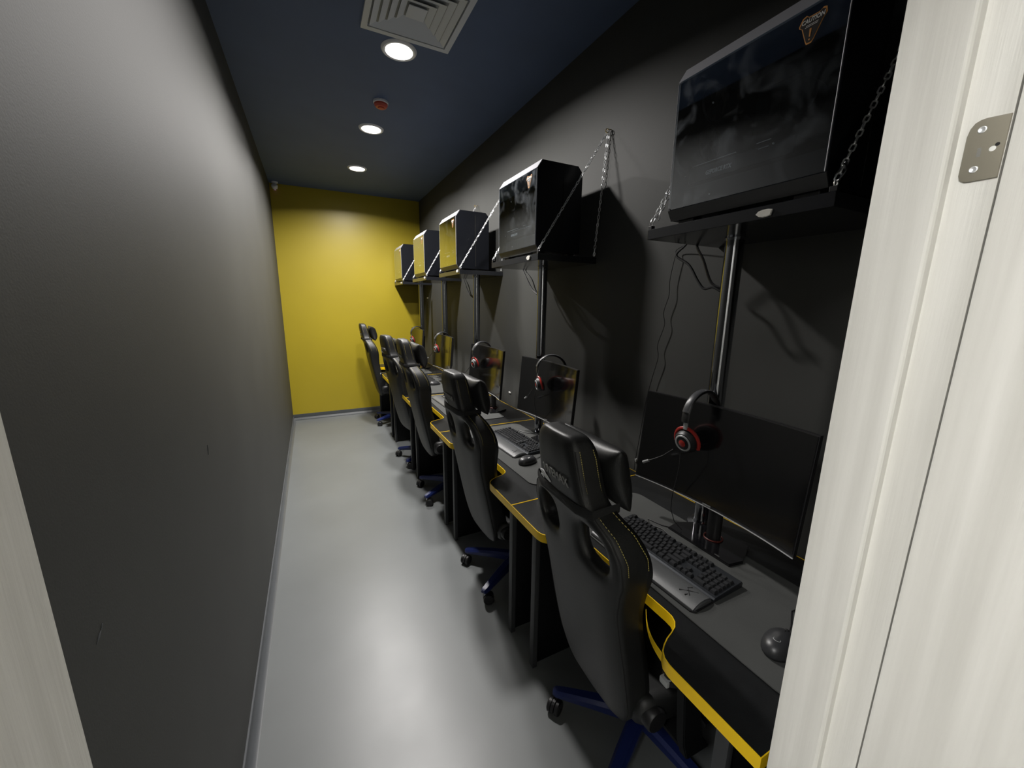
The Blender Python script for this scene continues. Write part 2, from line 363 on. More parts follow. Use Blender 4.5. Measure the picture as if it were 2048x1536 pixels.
desk_labels = ['nearest black gaming desk with yellow edging, cut by the door frame', 'second black gaming desk with yellow edging, behind the nearest chair', 'third black gaming desk from the door, with yellow edging', 'fourth black gaming desk from the door, with yellow edging', 'farthest black gaming desk, up against the yellow wall']
def make_desk(label):
    d = empty('gaming_desk', (0, 0, 0), 0, label, 'desk', 'black gaming desks in a row along the wall')
    tm, bm_ = desk_mesh()
    obj_from(tm, 'desktop', d); obj_from(bm_, 'edge_band', d)
    for sy in (-1, 1):
        for x in (-0.305, 0.30):
            MB().box(x - 0.010, x + 0.012, sy * 0.427 - 0.016, sy * 0.427 + 0.016, 0.0, 0.7188, 0.002).build('leg', 'legmetal', d)
        MB().box(-0.292, 0.289, sy * 0.427 - 0.006, sy * 0.427 + 0.006, 0.012, 0.715, 0.001).build('side_panel', 'matte', d)
    MB().box(0.29, 0.31, -0.41, 0.41, 0.40, 0.66, 0.003).build('back_panel', 'matte', d)
    return d
desk = make_desk(desk_labels[0]); desks = [desk]
for i in range(1, 5):
    c = copy_tree(desk); c['label'] = desk_labels[i]; desks.append(c)
for i, d in enumerate(desks): d.location = (1.072, DY0 + DW / 2 + i * DW, 0)
# the strip of edge band that has come loose on the nearest desk
lb = MB(); pts = []
for i in range(11):
    t = i / 10; x = -0.352 + 0.085 * t + 0.018 * t * t; y = (0.560 - DY0 - DW / 2) + 0.155 * t; zc = 0.728 - 0.020 * t; hh = 0.0125 * (1 - t) ** 0.7 + 0.0006
    pts.append((x - 0.012 * math.sin(t * math.pi), y, zc, hh))
vs = []; fs = []
for (x, y, z, h) in pts: vs += [(x, y, z - h), (x, y, z + h), (x + 0.0012, y, z + h), (x + 0.0012, y, z - h)]
for i in range(10):
    for k in range(4): fs.append([i * 4 + k, i * 4 + (k + 1) % 4, i * 4 + 4 + (k + 1) % 4, i * 4 + 4 + k])
lb.add(vs, fs); lb.build('loose_band', 'loose', desk)

# ================================================================== DESK MATS
def rrect(x0, x1, y0, y1, r, n=6):
    out = []
    for cx, cy, a in ((x1 - r, y1 - r, 0), (x0 + r, y1 - r, 90), (x0 + r, y0 + r, 180), (x1 - r, y0 + r, 270)):
        for k in range(n + 1):
            t = math.radians(a + 90 * k / n); out.append((cx + r * math.cos(t), cy + r * math.sin(t)))
    return out
ML = ['nearest dark cloth desk mat, under the nearest keyboard', 'second dark cloth desk mat from the door, in front of the second screen', 'third dark cloth desk mat from the door', 'fourth dark cloth desk mat from the door', 'farthest dark cloth desk mat, by the yellow wall']
mats_y = [0.78, 1.94, 3.03, 4.02, 5.10]
pad_me = MB().prism(rrect(-0.205, 0.205, -0.455, 0.455, 0.05), 0, 0.003, bev=0.0008).mesh('desk_mat', 'pad')
for i, y in enumerate(mats_y):
    o = bpy.data.objects.new('desk_mat', pad_me); COL.objects.link(o); o.location = (1.07, y, 0.7512); o.rotation_euler = (0, 0, (0, 0.02, -0.015, 0.01, 0)[i])
    tag(o, ML[i], 'desk mat', 'cloth desk mats')
ZM = 0.7542

# ================================================================== KEYBOARDS
U = 0.01905
def key_rows():
    K = []   # (u, row, width)
    K += [(0, 0, 1)] + [(2 + i, 0, 1) for i in range(4)] + [(6.5 + i, 0, 1) for i in range(4)] + [(11 + i, 0, 1) for i in range(4)] + [(15.25 + i, 0, 1) for i in range(3)]
    K += [(i, 1.25, 1) for i in range(13)] + [(13, 1.25, 2)] + [(15.25 + i, 1.25, 1) for i in range(3)] + [(18.5 + i, 1.25, 1) for i in range(4)]
    K += [(0, 2.25, 1.5)] + [(1.5 + i, 2.25, 1) for i in range(12)] + [(13.5, 2.25, 1.5)] + [(15.25 + i, 2.25, 1) for i in range(3)] + [(18.5 + i, 2.25, 1) for i in range(3)] + [(21.5, 2.25, 1)]
    K += [(0, 3.25, 1.75)] + [(1.75 + i, 3.25, 1) for i in range(11)] + [(12.75, 3.25, 2.25)] + [(18.5 + i, 3.25, 1) for i in range(4)]
    K += [(0, 4.25, 2.25)] + [(2.25 + i, 4.25, 1) for i in range(10)] + [(12.25, 4.25, 2.75), (16.25, 4.25, 1)] + [(18.5 + i, 4.25, 1) for i in range(4)]
    K += [(0, 5.25, 1.25), (1.25, 5.25, 1.25), (2.5, 5.25, 1.25), (3.75, 5.25, 6.25), (10, 5.25, 1.25), (11.25, 5.25, 1.25), (12.5, 5.25, 1.25), (13.75, 5.25, 1.25)] + [(15.25 + i, 5.25, 1) for i in range(3)] + [(18.5, 5.25, 2), (20.5, 5.25, 1), (21.5, 5.25, 1)]
    return K
def keycap(wd):
    a = wd * U / 2 - 0.0008; b = U / 2 - 0.0008; c = a - 0.0028; d = b - 0.0026; h = 0.0085
    m = MB(); m.add([(-b, -a, 0), (b, -a, 0), (b, a, 0), (-b, a, 0), (-b + .0003, -a + .0003, 0.0025), (b - .0003, -a + .0003, 0.0025), (b - .0003, a - .0003, 0.0025), (-b + .0003, a - .0003, 0.0025), (-d, -c, h), (d, -c, h), (d, c, h), (-d, c, h)],
        [[0, 1, 5, 4], [1, 2, 6, 5], [2, 3, 7, 6], [3, 0, 4, 7], [4, 5, 9, 8], [5, 6, 10, 9], [6, 7, 11, 10], [7, 4, 8, 11], [8, 9, 10, 11]])
    return m.mesh('key', 'key', smooth=False)
caps = {}
def make_keyboard(singly):
    k = empty('keyboard', (0, 0, 0), 0)
    L = 22.5 * U; hy = L / 2 + 0.009
    body = MB().prism([(-0.024, 0.0), (0.112, 0.0), (0.114, 0.014), (0.110, 0.020), (-0.020, 0.013), (-0.025, 0.009)], -hy, hy, axis='y', bev=0.0012); body.build('body', 'kplate', k, smooth=False)
    tl = math.atan2(0.007, 0.13)
    rows = key_rows()
    def place(u, r, wd): return (0.100 - r * U - 0.001, L / 2 - (u + wd / 2) * U, 0.0195 - r * U * 0.054)
    if singly:
        for u, r, wd in rows:
            if wd not in caps: caps[wd] = keycap(wd)
            o = bpy.data.objects.new('key', caps[wd]); COL.objects.link(o); o.parent = k; o.location = place(u, r, wd); o.rotation_euler = (0, -tl, 0)
    else:
        b = MB()
        for u, r, wd in rows:
            if wd not in caps: caps[wd] = keycap(wd)
            p = place(u, r, wd); me = caps[wd]
            b.add([(v.co.x + p[0], v.co.y + p[1], v.co.z + p[2]) for v in me.vertices], [list(f.vertices) for f in me.polygons])
        b.build('keys', 'key', k, smooth=False, kind='stuff')
    wr = MB().prism([(-0.110, 0.0), (-0.028, 0.0), (-0.027, 0.010), (-0.036, 0.016), (-0.055, 0.0195), (-0.078, 0.0185), (-0.098, 0.012), (-0.108, 0.006)], -hy + 0.004, hy - 0.002, axis='y', bev=0.004)
    wr.build('wrist_rest', 'rest', k)
    MB().prism([(-0.116, -hy + 0.012), (-0.105, -hy), (-0.026, -hy), (-0.026, hy), (-0.105, hy), (-0.116, hy - 0.012)], 0.0, 0.004).build('rest_base', 'black', k, smooth=False)
    # angular emblem near the right end of the wrist rest
    e = MB()
    def bar(x0, y0, x1, y1, wdt):
        d = Vector((x1 - x0, y1 - y0)).normalized(); n = Vector((-d.y, d.x)) * wdt / 2
        z = lambda x: 0.0192 - abs(x + 0.062) ** 2 * 4.2
        q = [(x0 + n.x, y0 + n.y), (x1 + n.x * .3, y1 + n.y * .3), (x1 - n.x * .3, y1 - n.y * .3), (x0 - n.x, y0 - n.y)]
        e.add([(a, b, z(a) + 0.0012) for a, b in q] + [(a, b, z(a) - 0.001) for a, b in q], [[0, 1, 2, 3], [4, 5, 6, 7], [0, 1, 5, 4], [1, 2, 6, 5], [2, 3, 7, 6], [3, 0, 4, 7]])
    for (a, b, c, d_) in ((-0.085, -0.150, -0.060, -0.178), (-0.080, -0.182, -0.058, -0.160), (-0.060, -0.160, -0.044, -0.166), (-0.070, -0.166, -0.050, -0.190), (-0.088, -0.172, -0.079, -0.176)):
        bar(a, b, c, d_, 0.0028)
    e.build('emblem', 'seam', k, smooth=False)
    # cable
    MB().tube([(0.112, 0.03, 0.008), (0.135, 0.05, 0.0022), (0.150, 0.11, 0.0022), (0.135, 0.16, 0.0022), (0.158, 0.19, 0.0022), (0.172, 0.13, 0.0022), (0.19, 0.10, 0.0022), (0.25, 0.08, 0.0018)], 0.0021, 6).build('cable', 'black', k)
    return k
kb_labels = ['nearest black keyboard with padded wrist rest and separate number pad', 'second black keyboard with wrist rest, between the two nearest chairs', 'third keyboard from the door, its wrist rest showing past a chair', 'fourth black keyboard from the door, under the fourth monitor', 'farthest black keyboard, on the desk by the yellow wall']
kbs = [(0.993, 0.832, 0.035), (1.045, 2.045, 0.05), (1.03, 3.16, 0.03), (1.04, 4.24, 0.0), (1.03, 5.12, 0.0)]
k0 = make_keyboard(True); k1 = make_keyboard(False); kk = [k0, copy_tree(k0), k1, copy_tree(k1), copy_tree(k1)]
for k, (x, y, r), lb_ in zip(kk, kbs, kb_labels): k.location = (x, y, ZM); k.rotation_euler = (0, 0, r); tag(k, lb_, 'keyboard', 'black mechanical keyboards')

# ================================================================== MICE
def make_mouse():
    m = empty('computer_mouse', (0, 0, 0))
    b = MB(); vs = []; fs = []; n = 20; rings = 9
    for i in range(rings):
        t = i / (rings - 1) * math.pi / 2; cz = math.sin(t); cr = math.cos(t) ** 0.75
        for j in range(n):
            a = 2 * math.pi * j / n; x = 0.060 * math.copysign(abs(math.cos(a)) ** 0.85, math.cos(a)); y = 0.034 * math.copysign(abs(math.sin(a)) ** 0.85, math.sin(a))
            y *= 1 - 0.10 * math.cos(2 * a + 0.2)
            xx = x * cr - 0.010 * cz; vs.append((xx, y * cr, 0.003 + 0.037 * cz))
    for i in range(rings - 1):
        for j in range(n): fs.append([i * n + j, i * n + (j + 1) % n, (i + 1) * n + (j + 1) % n, (i + 1) * n + j])
    fs.append(list(range(n)))
    b.add(vs, fs); b.build('shell', 'mouse', m, ang=2)
    MB().lathe([(0.0085, -0.0035), (0.0095, 0), (0.0085, 0.0035)], (0.032, 0, 0.026), 'y', 20).build('scroll_wheel', 'seam', m)
    MB().tube([(0.018, 0, 0.0385), (0.036, 0, 0.031), (0.052, 0, 0.018)], 0.0007, 5).build('button_gap', 'seam', m)
    MB().tube([(-0.028 + 0.006 * math.cos(t), 0.008 * math.sin(t), 0.0395 - 0.0016 * math.cos(t) * 0 - 0.0008) for t in [2 * math.pi * i / 14 for i in range(14)]], 0.0007, 5, closed=True).build('emblem', 'grey', m)
    MB().tube([(0.052, 0, 0.008), (0.10, 0.01, 0.002), (0.16, 0.03, 0.002), (0.20, 0.02, 0.002)], 0.0016, 6).build('cable', 'black', m)
    return m
m0 = make_mouse(); mm = [m0] + [copy_tree(m0) for _ in range(3)]
for m_, (x, y, r), lb_ in zip(mm, [(0.992, 0.435, 0.15), (0.985, 1.735, 0.25), (1.10, 3.95, 0.1), (1.03, 4.72, 0)], ['black mouse on the nearest desk mat, half behind the door frame', 'black mouse beside the second keyboard, behind the nearest chair', 'black mouse on the fourth desk mat, seen past the third chair', 'farthest black mouse, on the desk by the yellow wall']):
    m_.location = (x, y, ZM); m_.rotation_euler = (0, 0, r); tag(m_, lb_, 'mouse', 'black mice')

# ================================================================== MONITORS
def make_monitor():
    m = empty('monitor', (0, 0, 0))
    Rc = 1.15; hw = 0.305; H = 0.36; zb = 0.150; tilt = math.radians(5.0); N = 20
    def P(y, z, off): # curved shell, tilted back; off = depth behind the glass
        x = math.sqrt(Rc * Rc - y * y) - Rc + off
        zz = z
        return (x * math.cos(tilt) + zz * math.sin(tilt), y, zb + zz * math.cos(tilt) - x * math.sin(tilt))
    def shell(y0, y1, z0, z1, a, b, nm, mt, parent=m):
        mb = MB(); vs = []; fs = []
        for i in range(N + 1):
            y = y0 + (y1 - y0) * i / N; vs += [P(y, z0, a), P(y, z1, a), P(y, z1, b), P(y, z0, b)]
        for i in range(N):
            for k in range(4): fs.append([i * 4 + k, i * 4 + (k + 1) % 4, i * 4 + 4 + (k + 1) % 4, i * 4 + 4 + k])
        fs += [[0, 1, 2, 3], [N * 4, N * 4 + 1, N * 4 + 2, N * 4 + 3]]
        mb.add(vs, fs); return mb.build(nm, mt, parent, ang=0.5)
    shell(-hw, hw, 0, H, 0.0015, 0.018, 'housing', 'black')
    shell(-hw + 0.004, hw - 0.004, 0.012, H - 0.004, 0.0, 0.002, 'screen', 'screen')
    ch = shell(-hw, hw, -0.0015, 0.0008, -0.001, 0.004, 'chin_strip', 'zinc')
    shell(-0.17, 0.17, 0.06, 0.28, 0.018, 0.040, 'rear_cover', 'black')
    MB().box(-0.0016, 0.0, -0.016, 0.016, zb + 0.004, zb + 0.0095).build('emblem', 'dimlogo', m, smooth=False)
    MB().tube([(0.060, 0, 0.006), (0.058, 0, 0.30)], 0.020, 16, flat=1.3).build('stand_column', 'black', m)
    MB().tube([(0.060 + 0.031 * math.cos(t), 0.031 * math.sin(t), 0.0145) for t in [2 * math.pi * i / 24 for i in range(24)]], 0.0026, 6, closed=True).build('accent_ring', 'darkred', m)
    MB().prism([(-0.030, -0.125), (-0.030, 0.125), (0.03, 0.135), (0.13, 0.09), (0.13, -0.09), (0.03, -0.135)], 0, 0.012, bev=0.002).build('stand_base', 'gloss', m, smooth=False)
    text_obj('IIIIIIIII', 0.008, 'dimlogo', m, 'base_lettering', basis((0, -1, 0), (1, 0, 0), (-0.022, -0.075, 0.0123)), extr=0.0002)
    return m
mon = make_monitor(); mons = [mon] + [copy_tree(mon) for _ in range(4)]
mon_pose = [(1.196, 0.818, 0.0), (1.225, 1.945, 0.0), (1.215, 2.83, 0.02), (1.22, 3.99, 0.0), (1.22, 5.12, 0.0)]
mon_lab = ['nearest wide black curved monitor, cut by the door frame', 'second curved monitor, yellow wall mirrored on its near edge', 'third curved monitor, between the second and third poles', 'fourth curved monitor, mirroring the yellow wall beside a red headset', 'farthest curved monitor, right by the yellow wall']
for m_, (x, y, r), lb_ in zip(mons, mon_pose, mon_lab):
    m_.location = (x, y, 0.7512); m_.rotation_euler = (0, 0, r); tag(m_, lb_, 'monitor', 'black curved monitors')

# ================================================================== HEADSETS
def make_headset():
    h = empty('headset', (0, 0, 0))   # origin at the top of the band, hanging over a screen edge
    R = 0.088; c = -0.088
    arc = [(R * math.cos(t), 0, c + (R) * math.sin(t)) for t in [math.radians(-8 + 196 * i / 24) for i in range(25)]]
    MB().tube(arc, 0.015, 12, flat=0.30, up=(0, 1, 0)).build('headband', 'leather', h)
    arc2 = [((R + 0.006) * math.cos(t), 0, c + (R + 0.006) * math.sin(t)) for t in [math.radians(15 + 150 * i / 20) for i in range(21)]]
    MB().tube(arc2, 0.013, 10, flat=0.22, up=(0, 1, 0)).build('band_cover', 'bandgrey', h)
    for s in (-1, 1):
        MB().box(s * (R - 0.006) - 0.003, s * (R - 0.006) + 0.003, -0.008, 0.008, c - 0.040, c + 0.004, 0.002).build('slider', 'grey', h)
        y = MB().tube([(s * (R - 0.010 - 0.012 * (1 - math.sin(t))), 0.047 * math.cos(t), c - 0.083 + 0.048 * math.sin(t)) for t in [math.radians(-25 + 230 * i / 16) for i in range(17)]], 0.0062, 8).build('yoke', 'red', h)
        ro = Matrix.Translation((s * 0.060, 0, c - 0.083)) @ Matrix.Rotation(math.radians(s * 12), 4, 'Y')
        cp = MB().lathe([(0.0001, s * 0.034), (0.016, s * 0.033), (0.022, s * 0.030), (0.034, s * 0.028), (0.041, s * 0.018), (0.043, s * 0.006), (0.040, s * 0.0)], axis='x', seg=28, cap=False).build('ear_cup', 'black', h); cp.matrix_local = ro
        MB().lathe([(0.024, s * 0.0300), (0.026, s * 0.0325), (0.0295, s * 0.0315), (0.031, s * 0.0290)], axis='x', seg=28, cap=False).build('cup_ring', 'grey', cp)
        MB().lathe([(0.0001, s * 0.0350), (0.010, s * 0.0345), (0.0135, s * 0.0330)], axis='x', seg=20, cap=False).build('cup_badge', 'red', cp)
        MB().lathe([(0.020, -s * 0.001), (0.030, -s * 0.012), (0.042, -s * 0.010), (0.046, s * 0.0), (0.040, s * 0.004)], axis='x', seg=28, cap=False).build('ear_cushion', 'leather', cp)
    MB().tube([(-0.108, 0.020, c - 0.115), (-0.115, 0.055, c - 0.150), (-0.122, 0.090, c - 0.175), (-0.126, 0.115, c - 0.190)], 0.0022, 6).build('microphone_boom', 'black', h)
    MB().tube([(-0.125, 0.108, c - 0.186), (-0.130, 0.130, c - 0.200)], [0.005, 0.0058], 10).build('microphone', 'grey', h)
    MB().tube([(-0.095, 0.0, c - 0.128), (-0.100, -0.004, c - 0.18), (-0.090, 0.010, c - 0.24), (-0.075, 0.03, c - 0.30), (-0.062, 0.04, c - 0.345), (-0.055, 0.045, c - 0.375), (-0.048, 0.03, c - 0.42), (-0.04, 0.0, c - 0.4425)], 0.0014, 6).build('cable', 'black', h)
    return h
hs = make_headset(); hss = [hs] + [copy_tree(hs) for _ in range(4)]
hs_pose = [(1.225, 0.900, 1.300, 0.05), (1.255, 1.95, 1.300, -0.3), (1.24, 2.99, 1.285, 0.15), (1.24, 4.10, 1.285, 0.1), (1.23, 5.20, 1.285, 0.2)]
hs_lab = ['nearest headset with red rings, hung over the nearest monitor', 'headset with a bright red ring, hung over the second monitor', 'headset with thick black band, hung over the third monitor', 'headset with red cups, hung over the fourth monitor', 'farthest headset, against the yellow wall on the last monitor']
for h, (x, y, z, r), lb_ in zip(hss, hs_pose, hs_lab):
    h.location = (x, y, z); h.rotation_euler = (0, 0, r); tag(h, lb_, 'headset', 'headsets hung over the monitors')

# ================================================================== CHROME POLES
def make_pole():
    p = empty('support_pole', (0, 0, 0))
    MB().tube([(0, 0, 0.004), (0, 0, 1.074)], 0.030, 32).build('tube', 'pole', p)
    MB().lathe([(0.052, 0), (0.052, 0.004), (0.034, 0.010), (0.031, 0.022)], (0, 0, 0), 'z', 32).build('base_flange', 'pole', p)
    MB().lathe([(0.0305, 1.070), (0.032, 1.074), (0.034, 1.0785)], (0, 0, 0), 'z', 32).build('top_flange', 'pole', p)
    return p
pl0 = make_pole(); pls = [pl0] + [copy_tree(pl0) for _ in range(4)]
for p, y, lb_ in zip(pls, [0.92, 2.195, 3.32, 4.27, 5.30], ['nearest chrome pole, behind the nearest monitor up to its shelf', 'second chrome pole from the door, under the second shelf', 'third chrome pole from the door, under the third shelf', 'fourth chrome pole from the door, under the fourth shelf', 'farthest chrome pole, beside the yellow wall']):
    p.location = (1.325, y, 0.7512); tag(p, lb_, 'pole', 'chrome poles holding up the shelves')

# ================================================================== SHELVES
SH = [(0.53, 1.105), (1.878, 2.485), (3.125, 3.70), (4.172, 4.785), (5.345, 5.905)]
sh_lab = ['nearest black wall shelf, hung on chains, white tag on its lip', 'second black wall shelf, below the case with long chains', 'third black wall shelf from the door, below a yellow-mirroring case', 'fourth black wall shelf from the door, below a yellow-mirroring case', 'farthest black wall shelf, touching the yellow wall corner']
for i, ((y0, y1), lb_) in enumerate(zip(SH, sh_lab)):
    s = empty('wall_shelf', (1.10, (y0 + y1) / 2, 1.83), 0, lb_, 'shelf', 'black wall shelves on chains')
    h = (y1 - y0) / 2
    MB().box(0.001, XR - 1.10 - 0.001, -h, h, 0, 0.034, 0.0015).build('board', 'shelf', s, smooth=False)
    for sy in (-1, 1):
        MB().box(0.002, 0.018, sy * (h - 0.008) - 0.008, sy * (h - 0.008) + 0.008, 0.0335, 0.046, 0.001).build('chain_bracket', 'black', s, smooth=False)
        MB().tube([(0.010, sy * (h - 0.008), 0.040 + 0.008)] + [(0.010 + 0.007 * math.cos(t), sy * (h - 0.008), 0.052 + 0.007 * math.sin(t)) for t in [math.radians(-90 + 330 * k / 12) for k in range(13)]], 0.0016, 6).build('screw_eye', 'zinc', s)

# ================================================================== COMPUTER CASES
def make_case():
    c = empty('computer_case', (0, 0, 0))
    # origin: bottom centre; glass side faces -x
    W2, D2, H0, H1 = 0.145, 0.228, 0.016, 0.470
    prof = [(-W2 + 0.022, H0), (W2 - 0.004, H0), (W2, H0 + 0.010), (W2, H1 - 0.035), (W2 - 0.030, H1), (-W2 + 0.034, H1), (-W2 + 0.030, H1)]
    # shell as panels so that the glass side shows the inside
    t = 0.003
    MB().box(-W2 + 0.020, W2, -D2, D2, H0, H0 + 0.008, 0.002).build('bottom_panel', 'steel', c, smooth=False)
    MB().prism([(-W2 + 0.030, H1 - 0.006), (-W2 + 0.030, H1), (W2 - 0.030, H1), (W2 - 0.030, H1 - 0.006)], -D2, D2, axis='y').build('top_panel', 'steel', c, smooth=False)
    MB().box(W2 - 0.004, W2, -D2, D2, H0, H1 - 0.03, 0.001).build('side_panel', 'steel', c, smooth=False)
    MB().prism([(W2 - 0.030, H1), (W2, H1 - 0.032), (W2 - 0.004, H1 - 0.034), (W2 - 0.034, H1 - 0.004)], -D2, D2, axis='y').build('shoulder_panel', 'steel', c, smooth=False)
    ends = [(-W2 + 0.021, H0), (W2 - 0.004, H0), (W2, H0 + 0.01), (W2, H1 - 0.032), (W2 - 0.030, H1), (-W2 + 0.030, H1), (-W2 + 0.003, H1 - 0.040), (-W2 + 0.003, H0 + 0.030)]
    for sy, nm in ((-1, 'rear_panel'), (1, 'front_panel')):
        MB().prism(ends, sy * D2 - 0.004, sy * D2 + 0.004, axis='y', bev=0.0015).build(nm, 'steel', c, smooth=False)
    MB().box(0.02, 0.026, -D2 - 0.0052, -D2 - 0.003, H0 + 0.02, H1 - 0.03).build('panel_seam', 'seam', c, smooth=False)
    MB().box(-0.05, 0.06, D2 + 0.003, D2 + 0.009, H0 + 0.05, H1 - 0.06, 0.003).build('front_grille', 'black', c, smooth=False)
    # sloped strips above and below the glass
    MB().prism([(-W2, H1 - 0.043), (-W2 + 0.030, H1 + 0.001), (-W2 + 0.034, H1 - 0.003), (-W2 + 0.004, H1 - 0.046)], -D2 - 0.004, D2 + 0.004, axis='y').build('upper_bevel', 'bevel', c, smooth=False)
    MB().prism([(-W2, H0 + 0.030), (-W2 + 0.004, H0 + 0.032), (-W2 + 0.023, H0 + 0.002), (-W2 + 0.019, H0 - 0.001)], -D2 - 0.004, D2 + 0.004, axis='y').build('lower_bevel', 'lowbevel', c, smooth=False)
    MB().prism([(-D2, H0 + 0.032), (D2 - 0.012, H0 + 0.032), (D2, H0 + 0.040), (D2, H1 - 0.052), (D2 - 0.008, H1 - 0.044), (-D2, H1 - 0.044)], -W2 - 0.002, -W2 + 0.001, axis='x').build('glass_panel', 'glass', c, smooth=False)
    MB().tube([(-W2 - 0.001, -D2 - 0.001, H0 + 0.032), (-W2 - 0.001, -D2 - 0.001, H1 - 0.044)], 0.0014, 6).build('glass_edge', 'bevel', c)
    MB().tube([(-W2 - 0.001, D2 + 0.001, H0 + 0.032), (-W2 - 0.001, D2 + 0.001, H1 - 0.050)], 0.0010, 6).build('glass_edge', 'bevel', c)
    for sx in (-0.095, 0.10):
        for sy in (-0.18, 0.18):
            MB().box(sx - 0.02, sx + 0.02, sy - 0.03, sy + 0.03, 0, H0 + 0.001, 0.003).build('foot', 'black', c, smooth=False)
    for sy in (-0.19, 0.19):
        MB().box(-0.10, 0.10, sy - 0.012, sy + 0.012, H1 - 0.001, H1 + 0.008, 0.003).build('top_rib', 'steel', c, smooth=False)
    # inside
    MB().box(W2 - 0.03, W2 - 0.02, -D2 + 0.03, D2 - 0.09, H0 + 0.11, H1 - 0.05).build('motherboard', 'pcb', c, smooth=False)
    MB().box(-W2 + 0.03, W2 - 0.01, -D2 + 0.01, D2 - 0.03, H0 + 0.01, H0 + 0.095, 0.002).build('power_shroud', 'steel', c, smooth=False)
    g = MB().box(-W2 + 0.030, W2 - 0.03, -0.135, 0.185, 0.122, 0.165, 0.003).build('graphics_card', 'steel', c, smooth=False)
    text_obj('GEFORCE RTX', 0.0165, 'logo', g, 'lettering', basis((0, -1, 0), (0, 0, 1), (-W2 + 0.0295, 0.080, 0.140)), shear=0.15, bold=True, squash=0.78)
    MB().box(-W2 + 0.028, -W2 + 0.030, 0.026, 0.173, 0.1705, 0.1718).box(-W2 + 0.028, -W2 + 0.030, -0.072, -0.033, 0.1735, 0.1748).box(-W2 + 0.028, -W2 + 0.030, -0.068, -0.040, 0.158, 0.1588).build('trim_line', 'logo', g, smooth=False)
    for (y, z) in ((-0.080, 0.160), (0.198, 0.150), (0.10, 0.075), (0.12, 0.335)):
        MB().lathe([(0.0001, -W2 + 0.026), (0.0022, -W2 + 0.027), (0.0026, -W2 + 0.030)], (0, y, z), 'x', 10).build('screw', 'logo', c)
    for (y, z) in ((-0.02, 0.33),):
        MB().lathe([(0.052, 0.0), (0.052, -0.05), (0.046, -0.054), (0.012, -0.054), (0.0001, -0.052)], (W2 - 0.03, y, z), 'x', 28).build('processor_cooler', 'black', c)
    for k, z in enumerate((0.14, 0.27, 0.39)):
        f = MB().tube([(0.0 + 0.052 * math.cos(t), D2 - 0.02, z + 0.052 * math.sin(t)) for t in [2 * math.pi * i / 24 for i in range(24)]], 0.005, 6, closed=True)
        for b_ in range(7):
            a = 2 * math.pi * b_ / 7; f.tube([(0.01 * math.cos(a), D2 - 0.022, z + 0.01 * math.sin(a)), (0.047 * math.cos(a + .35), D2 - 0.018, z + 0.047 * math.sin(a + .35))], 0.008, 5, flat=0.2)
        f.build('fan', 'black', c)
    q = MB()
    for k in range(9): q.box(W2 - 0.036, W2 - 0.031, D2 - 0.11 - k * 0.012, D2 - 0.107 - k * 0.012, 0.225 + 0.003 * (k % 3), 0.229 + 0.003 * (k % 2))
    q.build('connector_pins', 'logo', c, smooth=False)
    # caution sticker, upper corner of the glass nearest the door
    st = [(-0.026, 0.010), (-0.020, 0.022), (-0.013, 0.0245), (-0.008, 0.020), (0.012, 0.020), (0.018, 0.0245), (0.024, 0.022), (0.026, 0.012), (0.020, 0.004), (0.006, -0.026), (0.002, -0.031), (-0.007, -0.031), (-0.010, -0.025), (-0.020, 0.003), (-0.025, 0.006)]
    sy0, sz0 = -D2 + 0.074, H1 - 0.090; X0 = -W2 - 0.002
    SG = 1.14
    P2 = lambda a, b, k=1.0: (sy0 - a * k * SG, sz0 + (b * k + (0 if k == 1 else -0.0002)) * SG)
    s1 = MB().prism([P2(a, b) for a, b in st], X0 - 0.0006, X0, axis='x').build('caution_sticker', 'orange', c, smooth=False)
    MB().prism([P2(a, b, 0.90) for a, b in st], X0 - 0.0010, X0 - 0.0005, axis='x').build('sticker_face', 'stk', s1, smooth=False)
    text_obj('CAUTION', 0.0125, 'pwhite', s1, 'lettering', basis((0, -1, 0), (0, 0, 1), (X0 - 0.0012, sy0 - 0.0005, sz0 + 0.014)), shear=0.12, extr=0.0002, bold=True, squash=0.86)
    MB().box(X0 - 0.0013, X0 - 0.0009, sy0 - 0.013, sy0 + 0.013, sz0 + 0.0045, sz0 + 0.0056).box(X0 - 0.0013, X0 - 0.0009, sy0 - 0.012, sy0 + 0.015, sz0 + 0.0015, sz0 + 0.0026).build('small_print', 'pwhite', s1, smooth=False)
    MB().prism([(sy0 + 0.0042, sz0 - 0.004), (sy0 - 0.0002, sz0 - 0.004), (sy0 + 0.0008, sz0 - 0.021), (sy0 + 0.0036, sz0 - 0.021)], X0 - 0.0014, X0 - 0.0009, axis='x').lathe([(0.0001, X0 - 0.0014), (0.0019, X0 - 0.0013), (0.0019, X0 - 0.0009)], (0, sy0 + 0.0022, sz0 - 0.0265), 'x', 12).build('exclamation_mark', 'orange', s1, smooth=False)
    return c
case = make_case(); cases = [case] + [copy_tree(case) for _ in range(4)]
for c, (y0, y1), dz, lb_ in zip(cases, [(0.562, 1.018), (1.906, 2.376), (3.20, 3.66), (4.205, 4.69), (5.372, 5.852)], [0] * 5,
    ['nearest black computer case with dark glass side, high on the right', 'black case with bluish dark glass side, on the second shelf', 'case on the third shelf, its glass mirroring the yellow wall', 'case on the fourth shelf, its glass mirroring the yellow wall', 'farthest and smallest-looking case, in front of the yellow wall']):
    c.location = (1.247, max((y0 + y1) / 2, 0), 1.8645); tag(c, lb_, 'computer case', 'computer cases on the shelves')

